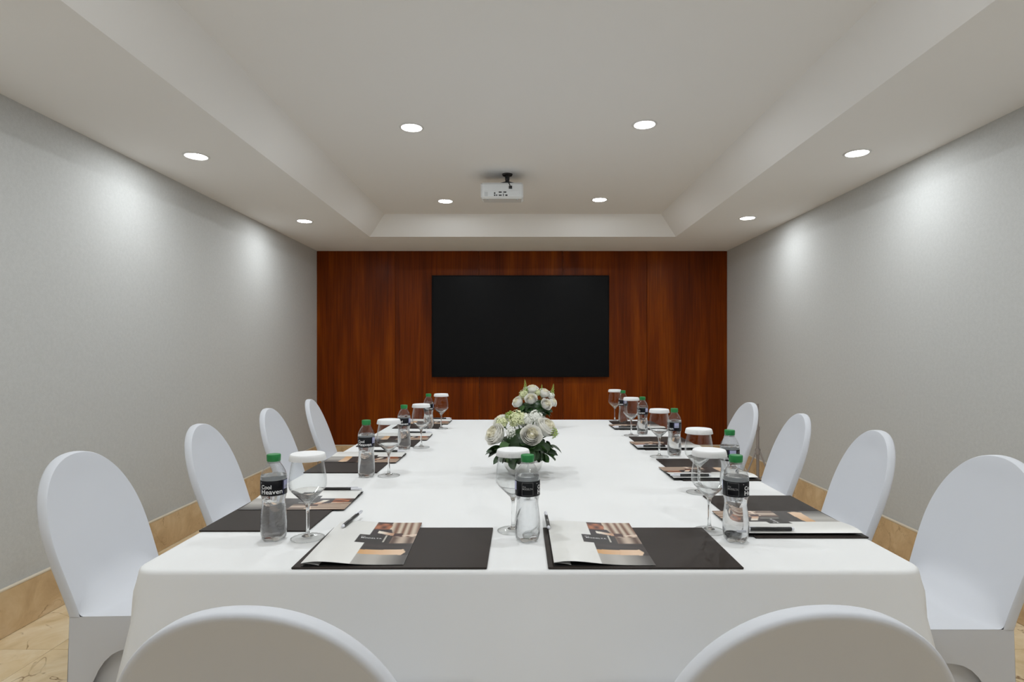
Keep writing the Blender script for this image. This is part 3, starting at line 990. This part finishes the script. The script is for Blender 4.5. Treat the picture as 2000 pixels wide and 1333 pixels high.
# ------------------------------------------------------------------ water bottles
def bottle_parts():
    P = {}
    body = [(.0120, .0060), (.0200, .0012), (.0255, .0010), (.0285, .0060), (.0298, .016), (.0302, .030), (.0300, .045), (.0288, .062), (.0268, .078), (.0258, .088), (.0264, .098), (.0284, .106), (.0294, .1095), (.0294, .1455), (.0298, .1490), (.0290, .1545), (.0265, .1630), (.0228, .1715), (.0180, .1790), (.0146, .1838), (.0136, .1870), (.0136, .1895)]
    def petal(r, z, a):
        if z < .024:
            k = (1 - z / .024)
            return r * (1 - .05 * k * (0.5 + 0.5 * math.cos(5 * a))), z + .0035 * k * (0.5 + 0.5 * math.cos(5 * a)) * (1 if r > .014 else 0)
        if .044 < z < .1:
            return r * (1 + .006 * math.cos(10 * a)), z
        return r, z
    P['shell'] = MB().lathe(body, 48, True, False, petal).mesh('shell', True)
    P['shell'].materials.append(M['pet'])
    wat = [(max(.002, r - .0008), z + .0008) for r, z in body if z < .1555]
    P['water'] = MB().lathe(wat, 48, True, True, petal).mesh('water', True, math.radians(50))
    P['water'].materials.append(M['water'])
    P['label'] = MB().lathe([(.0296, .1098), (.0299, .1100), (.0299, .1452), (.0296, .1454)], 64, False, False).mesh('label', True, math.radians(60))
    P['label'].materials.append(M['label'])
    P['backing'] = MB().lathe([(.02955, .1099), (.02955, .1453)], 64, False, False).mesh('label_backing', True)
    P['backing'].materials.append(M['card'])
    def cap_r(r, z, a):
        return (r * (1 + .018 * math.cos(40 * a)), z) if .189 < z < .2035 and r > .012 else (r, z)
    P['cap'] = MB().lathe([(.0150, .1882), (.0157, .1890), (.0157, .2030), (.0148, .2045), (.0120, .2050)], 120, True, True, cap_r).mesh('cap', True, math.radians(45))
    P['cap'].materials.append(M['cap'])
    P['ring'] = MB().lathe([(.0138, .1838), (.0160, .1843), (.0162, .1855), (.0140, .1868)], 40, True, True).mesh('neck_ring', True, math.radians(60))
    P['ring'].materials.append(M['pet'])
    RL = .02995
    def wrap(tv, tf, ang, ox, oz, e=.00022):
        vv = []
        for x, y, z in tv:
            a = ang + (ox + x) / RL
            vv.append((RL_e(e) * math.sin(a), -RL_e(e) * math.cos(a), oz + y))
        return vv, tf
    def RL_e(e): return RL + e
    def patch(x0, x1, z0, z1, ang, e):
        k = 10
        vv = []
        for j in (z0, z1):
            for i in range(k + 1):
                a = ang + (x0 + (x1 - x0) * i / k) / RL
                vv.append(((RL + e) * math.sin(a), -(RL + e) * math.cos(a), j))
        return vv, grid_faces(k + 1, 2)
    def join(*L):
        V = []; F = []
        for v, f in L:
            n = len(V); V += list(v); F += [tuple(i + n for i in q) for q in f]
        return V, F
    # logo square facing -Y (angle 0)
    fr_ = join(patch(-.0135, .0135, .1425, .1428, 0, .00015), patch(-.0135, .0135, .1130, .1133, 0, .00015),
               patch(-.0135, -.0131, .1130, .1428, 0, .00015), patch(.0131, .0135, .1130, .1428, 0, .00015))
    P['logo_frame'] = mk('logo_frame', fr_, M['ink_grey'], False)
    a1, b1 = text_mesh('the', .0064); a2, b2 = text_mesh('MODELTA', .0064, offset=.00005, spacing=1.0)
    w2 = max(p[0] for p in a2)
    a3, b3 = text_mesh('HOTEL', .0022); a3, b3 = a3[:0], []
    P['logo'] = mk('logo_lettering', join(wrap(a1, b1, 0, -.0122, .1318), wrap([(x * .0245 / w2, y, z) for x, y, z in a2], b2, 0, -.0122, .1262)), M['ink_grey'], False)
    ang = 1.77
    c1, d1 = text_mesh('Cool', .0130, offset=.00022); c2, d2 = text_mesh('Heaven', .0150, offset=.00022)
    fit = lambda L, w_: [((x - min(p[0] for p in L)) * w_ / (max(p[0] for p in L) - min(p[0] for p in L)), y, z) for x, y, z in L]
    P['brand'] = mk('brand_lettering', join(wrap(fit(c1, .0255), d1, ang, -.0257, .1268), wrap(fit(c2, .0510), d2, ang, -.0257, .1148)), M['ink_white'], False)
    P['dot'] = mk('small_mark', patch(-.0290, -.0272, .1395, .1408, ang, .0002), M['ink_white'], False)
    P['info'] = mk('info_patch', patch(.0298, .0500, .1235, .1440, ang, .0002), M['ink_lilac'], False)
    P['info2'] = mk('info_patch', patch(.0900, .1040, .1235, .1440, ang, .0002), M['ink_lilac'], False)
    lines = []
    for i in range(14):
        lines.append(patch(.0320 + i * .0012, .0320 + i * .0012 + (.0005 if i % 3 else .0008), .1250, .1320, ang, .0003))
    for i in range(7):
        lines.append(patch(.054, .086 - (i % 3) * .004, .1150 + i * .0038, .1156 + i * .0038, ang, .0002))
    P['bars'] = mk('fine_print', join(*lines), M['ink_grey'], False)
    P['band'] = mk('blue_band', patch(.0262, .0296, .1105, .1448, ang, .00018), M['ink_blue'], False)
    return P
BP = bottle_parts()
def bottle(x, y, rot, where):
    t = thing('water_bottle', 'water bottle with green cap and black label ' + where, 'bottle', (x, y, TZ + .0002), rot, 'water bottles on the table')
    data_obj('shell', BP['shell'], None, t); data_obj('water', BP['water'], None, t)
    data_obj('cap', BP['cap'], None, t); data_obj('neck_ring', BP['ring'], None, t)
    lb = data_obj('label', BP['label'], None, t)
    data_obj('label_backing', BP['backing'], None, lb)
    for nme, key in (('logo_frame', 'logo_frame'), ('logo_lettering', 'logo'), ('brand_lettering', 'brand'), ('small_mark', 'dot'), ('info_patch', 'info'), ('info_patch', 'info2'), ('fine_print', 'bars'), ('blue_band', 'band')):
        data_obj(nme, BP[key], None, lb)
# rotation about z moves label angle a (0 = facing the viewer) to a + rot; off-axis bottles turn with the line of sight
def face(x, y, a): return -math.atan2(x, y) + a
for k, (x, y) in enumerate(((-.592, 1.39), (-.5545, 2.085), (-.538, 2.68), (-.5386, 3.40))):
    bottle(x, y, face(x, y, -1.94 + (0, -.05, -.03, .25)[k]), 'on the left side, ' + ordphrase(k))
bottle(.0175, 1.383, face(.0175, 1.383, 0.0), 'in front of the nearer flowers')
bottle(.5135, 1.378, face(.5135, 1.378, -.22), 'at the near right corner')
for k, (x, y, a) in enumerate(((.66, 1.823, -2.75), (.670, 2.515, -2.75), (.669, 3.165, -2.2), (.655, 3.685, -2.6))):
    bottle(x, y, face(x, y, a), 'on the right side, ' + ordphrase(k))

# ------------------------------------------------------------------ stemmed glasses with paper lids
outer = [(.036, .0008), (.0385, .0014), (.0385, .0022), (.030, .0035), (.014, .0062), (.0065, .0105), (.0042, .018), (.0037, .035), (.0036, .060), (.0042, .074), (.0070, .084), (.0135, .0915), (.0260, .1035), (.0370, .1150), (.0425, .1225), (.0440, .1300), (.0436, .142), (.0412, .162), (.0380, .180), (.0355, .1915)]
inner = [(.0347, .1915), (.0370, .180), (.0402, .162), (.0426, .142), (.0430, .1300), (.0415, .1235), (.0360, .1165), (.0250, .1055), (.0130, .0945), (.0060, .0905), (.0015, .0900)]
solid_prof = outer[4:14] + [(.0358, .1158)] + inner[7:]
stem_me = MB().lathe(solid_prof, 48, True, True).mesh('stem', True, math.radians(70)); stem_me.materials.append(M['solid_glass'])
foot_me = MB().lathe([(.0120, .0004)] + outer[:5], 56, True, False).mesh('foot', True, math.radians(50)); foot_me.materials.append(M['foot_glass'])
bowl_me = MB().lathe(outer[13:] + inner[:7], 56, False, False).mesh('bowl', True, math.radians(70)); bowl_me.materials.append(M['thin_glass'])
rv = []
for i in range(64):
    for j in range(8):
        a, b = 2 * PI * i / 64, 2 * PI * j / 8
        rr_ = .0380 + .0013 * math.cos(b)
        rv.append((rr_ * math.cos(a), rr_ * math.sin(a), .0016 + .0013 * math.sin(b)))
rf = [(i * 8 + j, ((i + 1) % 64) * 8 + j, ((i + 1) % 64) * 8 + (j + 1) % 8, i * 8 + (j + 1) % 8) for i in range(64) for j in range(8)]
rimf_me = mk('foot_rim', (rv, rf), M['solid_glass'], True, 180)
def lid_r(r, z, a):
    k = max(0.0, (.2045 - z) / .013)
    return r * (1 + .010 * k * math.cos(36 * a)), z
lid_me = MB().lathe([(.0405, .1905), (.0425, .1900), (.0428, .1908), (.0412, .2000), (.0400, .2040), (.0385, .2052), (.0360, .2050), (.030, .2046), (.004, .2046)], 108, False, True, lid_r).mesh('paper_lid', True, math.radians(50))
lid_me.materials.append(M['lid'])
def goblet(x, y, where):
    t = thing('stemmed_glass', 'empty stemmed glass under a white paper lid ' + where, 'glass', (x, y, TZ + .0002), random.uniform(0, 6), 'stemmed glasses on the table')
    data_obj('bowl', bowl_me, None, t)
    data_obj('stem', stem_me, None, t)
    data_obj('foot_rim', rimf_me, None, data_obj('foot', foot_me, None, t))
    data_obj('paper_lid', lid_me, None, t)
for k, (x, y) in enumerate(((-.513, 1.397), (-.4767, 2.10), (-.4655, 2.72), (-.463, 3.39))):
    goblet(x, y, 'on the left side, ' + ordphrase(k))
goblet(-.018, 1.455, 'in front of the nearer flowers')
goblet(.4745, 1.452, 'at the near right corner')
for k, (x, y) in enumerate(((.571, 1.849), (.596, 2.48), (.597, 3.11), (.616, 3.767))):
    goblet(x, y, 'on the right side, ' + ordphrase(k))

# ------------------------------------------------------------------ flowers
def rose_mesh(R, seed, openn):
    rr = random.Random(seed)
    V = []; F = []
    layers = [(3, .10, .90, .06), (4, .18, .96, .10), (5, .29, .97, .18), (5, .42, .94, .28), (6, .56, .88, .42), (6, .72, .78, .65), (6, .88, .66, .95), (6, 1.0, .46, 1.30)]
    for li, (cnt, rad, top, lean) in enumerate(layers):
        for k in range(cnt):
            a0 = 2 * PI * k / cnt + li * .9 + rr.uniform(-.15, .15)
            span = 2 * PI / cnt * (0.78 if li > 0 else .7)
            nu, nv = 8, 7
            base = len(V)
            ln = lean * openn
            for j in range(nv):
                t = j / (nv - 1)
                for i in range(nu):
                    s = (i / (nu - 1) - .5) * 2
                    tip = 1 - 0.22 * abs(s) ** 2.4
                    tt = t * tip
                    ang = a0 + s * span * (0.45 + .55 * math.sin(min(1, t * 1.15) * PI / 2))
                    rad_ = R * (0.12 + rad * (.95 * math.sin(tt * PI / 2 * .96) ** .8) + .16 * ln * max(0, tt - .75) * 2.2 + .03 * (1 - abs(s)) * t)
                    z = R * (-.75 + (top + .75) * (tt ** 1.05) - .35 * ln * max(0, tt - .72) ** 1.2)
                    rad_ *= 1 + .02 * math.sin(7 * s + li)
                    V.append((rad_ * math.cos(ang), rad_ * math.sin(ang), z))
            F += [tuple(q + base for q in f) for f in grid_faces(nu, nv)]
    ncore = len(F)
    ncore = sum(l[0] for l in layers[:4]) * 7 * 6
    dome = MB().lathe([(.25 * R, -.5 * R), (.45 * R, .0 * R), (.36 * R, .35 * R), (.20 * R, .55 * R), (.05 * R, .66 * R)], 16)
    b0 = len(V); V += dome.v; F += [tuple(i + b0 for i in q) for q in dome.f]
    return V, F, ncore
def rose_data(name, seed, openn):
    V, F, ncore = rose_mesh(1.0, seed, openn)
    me = mk(name, (V, F), M['rose'], True, 120)
    me.materials.append(M['rose_core'])
    idx = [1 if i < ncore else 0 for i in range(len(me.polygons))]
    me.polygons.foreach_set('material_index', idx)
    return me
roses = [rose_data('rose', 3, 1.0), rose_data('rose', 8, .75), rose_data('rose', 21, 1.15)]
def cluster_data(name, mat, n, seed, fl=.26, petals=4):
    rr = random.Random(seed)
    V = []; F = []
    ga = PI * (3 - math.sqrt(5))
    for i in range(n):
        z = 1 - (i + .5) / n * 1.55
        r = math.sqrt(max(0, 1 - z * z)); a = i * ga
        d = Vector((r * math.cos(a), r * math.sin(a), z))
        c = d * rr.uniform(.66, 1.08)
        q = d.to_track_quat('Z', 'Y') @ Matrix.Rotation(rr.uniform(0, 6), 3, 'Z').to_quaternion()
        base = len(V)
        V.append(c)
        for k in range(petals):
            b = 2 * PI * k / petals; w_ = PI / petals * .85
            for da, rad, up in ((-w_, .55, .05), (-w_ * .5, 1.0, .14), (w_ * .5, 1.0, .14), (w_, .55, .05)):
                V.append(c + q @ Vector((fl * rad * math.cos(b + da), fl * rad * math.sin(b + da), fl * up)))
            m = base + 1 + k * 4
            F.append((base, m, m + 1, m + 2, m + 3))
        # little stalk
        s0 = len(V)
        for da in (0, 2.1, 4.2):
            V.append(c + q @ Vector((.03 * math.cos(da), .03 * math.sin(da), 0)))
        V.append(c * .2); F += [(s0, s0 + 1, s0 + 3), (s0 + 1, s0 + 2, s0 + 3), (s0 + 2, s0, s0 + 3)]
    return mk(name, (V, F), mat, False)
cl_white = cluster_data('floret_cluster', M['floret_w'], 75, 1, .23)
cl_green = cluster_data('floret_cluster', M['floret_g'], 80, 2, .22)
cl_lime = cluster_data('bud_cluster', M['lime'], 40, 3, .24, 3)
cl_tiny = cluster_data('floret_cluster', M['floret_w'], 70, 4, .15, 4)
def leaf_data(name, mat, L, Wd, bend):
    V = []
    nu, nv = 5, 9
    for j in range(nv):
        t = j / (nv - 1)
        wv = Wd * (max(0.0, math.sin(PI * t ** 1.15)) ** .62) * .5 + .0010
        for i in range(nu):
            s = (i / (nu - 1) - .5) * 2
            V.append((s * wv, L * (t * .88 + .12), bend * L * (-(t ** 2)) + .22 * wv * abs(s)))
    F = grid_faces(nu, nv)
    b = len(V)
    V += [(-.0009, 0, 0), (.0009, 0, 0), (.0009, L * .16, 0), (-.0009, L * .16, 0)]
    F.append((b, b + 1, b + 2, b + 3))
    return mk(name, (V, F), mat)
leaves = [leaf_data('leaf', M['leaf'], .050, .037, .22), leaf_data('leaf', M['leaf2'], .044, .031, .15), leaf_data('leaf', M['leaf'], .058, .034, .3), leaf_data('leaf', M['leaf'], .042, .034, .35)]
def spike_data(seed):
    rr = random.Random(seed)
    mb = MB().tube((0, 0, -.06), (0, 0, .066), .0018, .0008, 6)
    for i in range(26):
        t = i / 25; a = i * 2.4; r = .0095 * (1 - t) + .002
        z = .068 * t
        s = .0056 * (1 - t * .75)
        c = Vector((r * math.cos(a), r * math.sin(a), z))
        v = []
        for (p, q) in ((0, -1), (0, 1)):
            pass
        pts = [c + Vector((0, 0, -s)), c + Vector((s, 0, 0)), c + Vector((0, s, 0)), c + Vector((-s, 0, 0)), c + Vector((0, -s, 0)), c + Vector((0, 0, s * 1.4))]
        mb.add(pts, [(0, 2, 1), (0, 3, 2), (0, 4, 3), (0, 1, 4), (5, 1, 2), (5, 2, 3), (5, 3, 4), (5, 4, 1)])
    me = mb.mesh('flower_spike', True)
    me.materials.append(M['lime'])
    return me
spike_me = spike_data(4)
vase_prof = [(.030, .0005), (.040, .0015), (.056, .012), (.068, .030), (.0725, .050), (.069, .070), (.060, .086), (.052, .095), (.053, .101), (.050, .101), (.049, .095), (.057, .085), (.066, .068), (.0690, .050), (.064, .030), (.050, .012), (.020, .006)]
vase_me = MB().lathe(vase_prof, 56, True, True).mesh('vase', True, math.radians(70)); vase_me.materials.append(M['silver'])
foam_me = MB().lathe([(.045, .070), (.060, .086), (.075, .112), (.070, .135), (.045, .160), (.01, .170)], 20).mesh('foliage_base', True); foam_me.materials.append(M['leaf'])

def arrangement(label, base, items, spikes, nleaf, seed, rmin, rmax, zl, zh):
    rr = random.Random(seed)
    t = thing('flower_arrangement', label, 'flowers', (base[0], base[1], TZ + .0002), 0, 'flower arrangements on the table')
    data_obj('vase', vase_me, None, t)
    data_obj('foliage_base', foam_me, None, t)
    c = Vector((0, 0, .10))
    stems = MB()
    for (kind, x, y, z, r) in items:
        p = Vector((x, y, z))
        d = (p - c).normalized()
        if kind == 'rose':
            me = roses[rr.randrange(3)]; nm = 'rose'
            d = (d + Vector((0, -.35, .25))).normalized()
        else:
            me = {'white': cl_white, 'green': cl_green, 'lime': cl_lime, 'tiny': cl_tiny}[kind]; nm = me.name.split('.')[0]
        o = data_obj(nm, me, None, t, p)
        o.scale = (r, r, r)
        o.rotation_mode = 'QUATERNION'
        o.rotation_quaternion = d.to_track_quat('Z', 'Y') @ Matrix.Rotation(rr.uniform(0, 6), 3, 'Z').to_quaternion()
        if kind != 'rose': o['kind'] = 'stuff'
        stems.tube(c, p - d * r * .5, .0028, .0022, 6)
    stems.build('stems', M['stem'], t)
    for (x, y, z) in spikes:
        o = data_obj('flower_spike', spike_me, None, t, (x, y, z)); o.rotation_euler = (rr.uniform(-.1, .1), x * 1.5, 0)
    for i in range(nleaf):
        a = 2 * PI * (i + rr.uniform(-.4, .4)) / nleaf * 2.0
        lay = i / nleaf
        z = zl + (zh - zl) * rr.random()
        r0 = rmin + (rmax - rmin) * rr.random()
        me = leaves[rr.randrange(4)]
        o = data_obj('leaf', me, None, t, (r0 * math.cos(a), r0 * math.sin(a), z))
        o.rotation_euler = (rr.uniform(-.95, .35), rr.uniform(-1.0, 1.0), a - PI / 2 + rr.uniform(-.35, .35))
        s = rr.uniform(.8, 1.1); o.scale = (s, s, s)
    return t
arrangement('white roses and green florets in a silver vase, nearer of the two', (.011, 2.12),
    [('rose', -.095, -.035, .148, .037), ('rose', .026, -.080, .152, .035), ('rose', .080, -.02, .170, .036), ('rose', -.080, .045, .185, .030), ('rose', .0, .07, .19, .03), ('rose', .09, .06, .16, .032),
     ('white', .045, .03, .203, .030), ('green', -.020, .010, .198, .036), ('green', -.078, -.005, .186, .025), ('tiny', -.045, -.065, .165, .022), ('lime', -.050, .03, .214, .018), ('lime', .108, -.025, .157, .020), ('white', .012, .0, .198, .022)],
    [], 104, 5, .035, .092, .078, .128)
arrangement('white roses and tall green spikes in a silver vase, farther from the viewer', (.082, 3.45),
    [('rose', -.092, -.03, .150, .033), ('rose', -.018, -.065, .170, .034), ('rose', -.010, .0, .220, .034), ('rose', .067, -.06, .140, .032), ('rose', .105, -.02, .150, .028), ('rose', .058, -.01, .200, .032), ('rose', -.04, .06, .19, .03),
     ('white', .096, .0, .188, .027), ('green', -.058, -.015, .196, .030), ('green', .022, -.02, .205, .022), ('white', -.045, .02, .222, .02)],
    [(-.049, -.02, .218), (.043, -.01, .188), (.107, .0, .192)], 76, 9, .030, .080, .085, .14)

# ------------------------------------------------------------------ slim tripod stand by the right wall
st = thing('tripod_stand', 'slim taupe tripod stand on the floor by the right wall', 'stand', (2.02, 4.92, 0))
MB().tube((0, 0, .10), (0, 0, .56), .012, n=14).build('pole', M['stand'], st)
MB().tube((0, 0, .54), (0, 0, .76), .009, n=14).build('upper_pole', M['stand'], st)
MB().tube((0, 0, .33), (0, 0, .375), .022, n=16).build('hub', M['stand'], st)
MB().tube((0, 0, .535), (0, 0, .565), .016, n=16).build('clamp_collar', M['stand'], st)
for a in (PI * 1.05, PI * 1.05 + 2.094, PI * 1.05 + 4.188):
    e = (.17 * math.cos(a), .17 * math.sin(a), .008)
    MB().tube((.018 * math.cos(a), .018 * math.sin(a), .355), e, .007, n=10).build('leg', M['stand'], st)
    MB().tube((0, 0, .115), ((.09) * math.cos(a), (.09) * math.sin(a), .185), .004, n=8).build('brace', M['stand'], st)
    MB().tube((e[0], e[1], 0), (e[0], e[1], .018), .010, n=10).build('rubber_foot', M['black'], st)
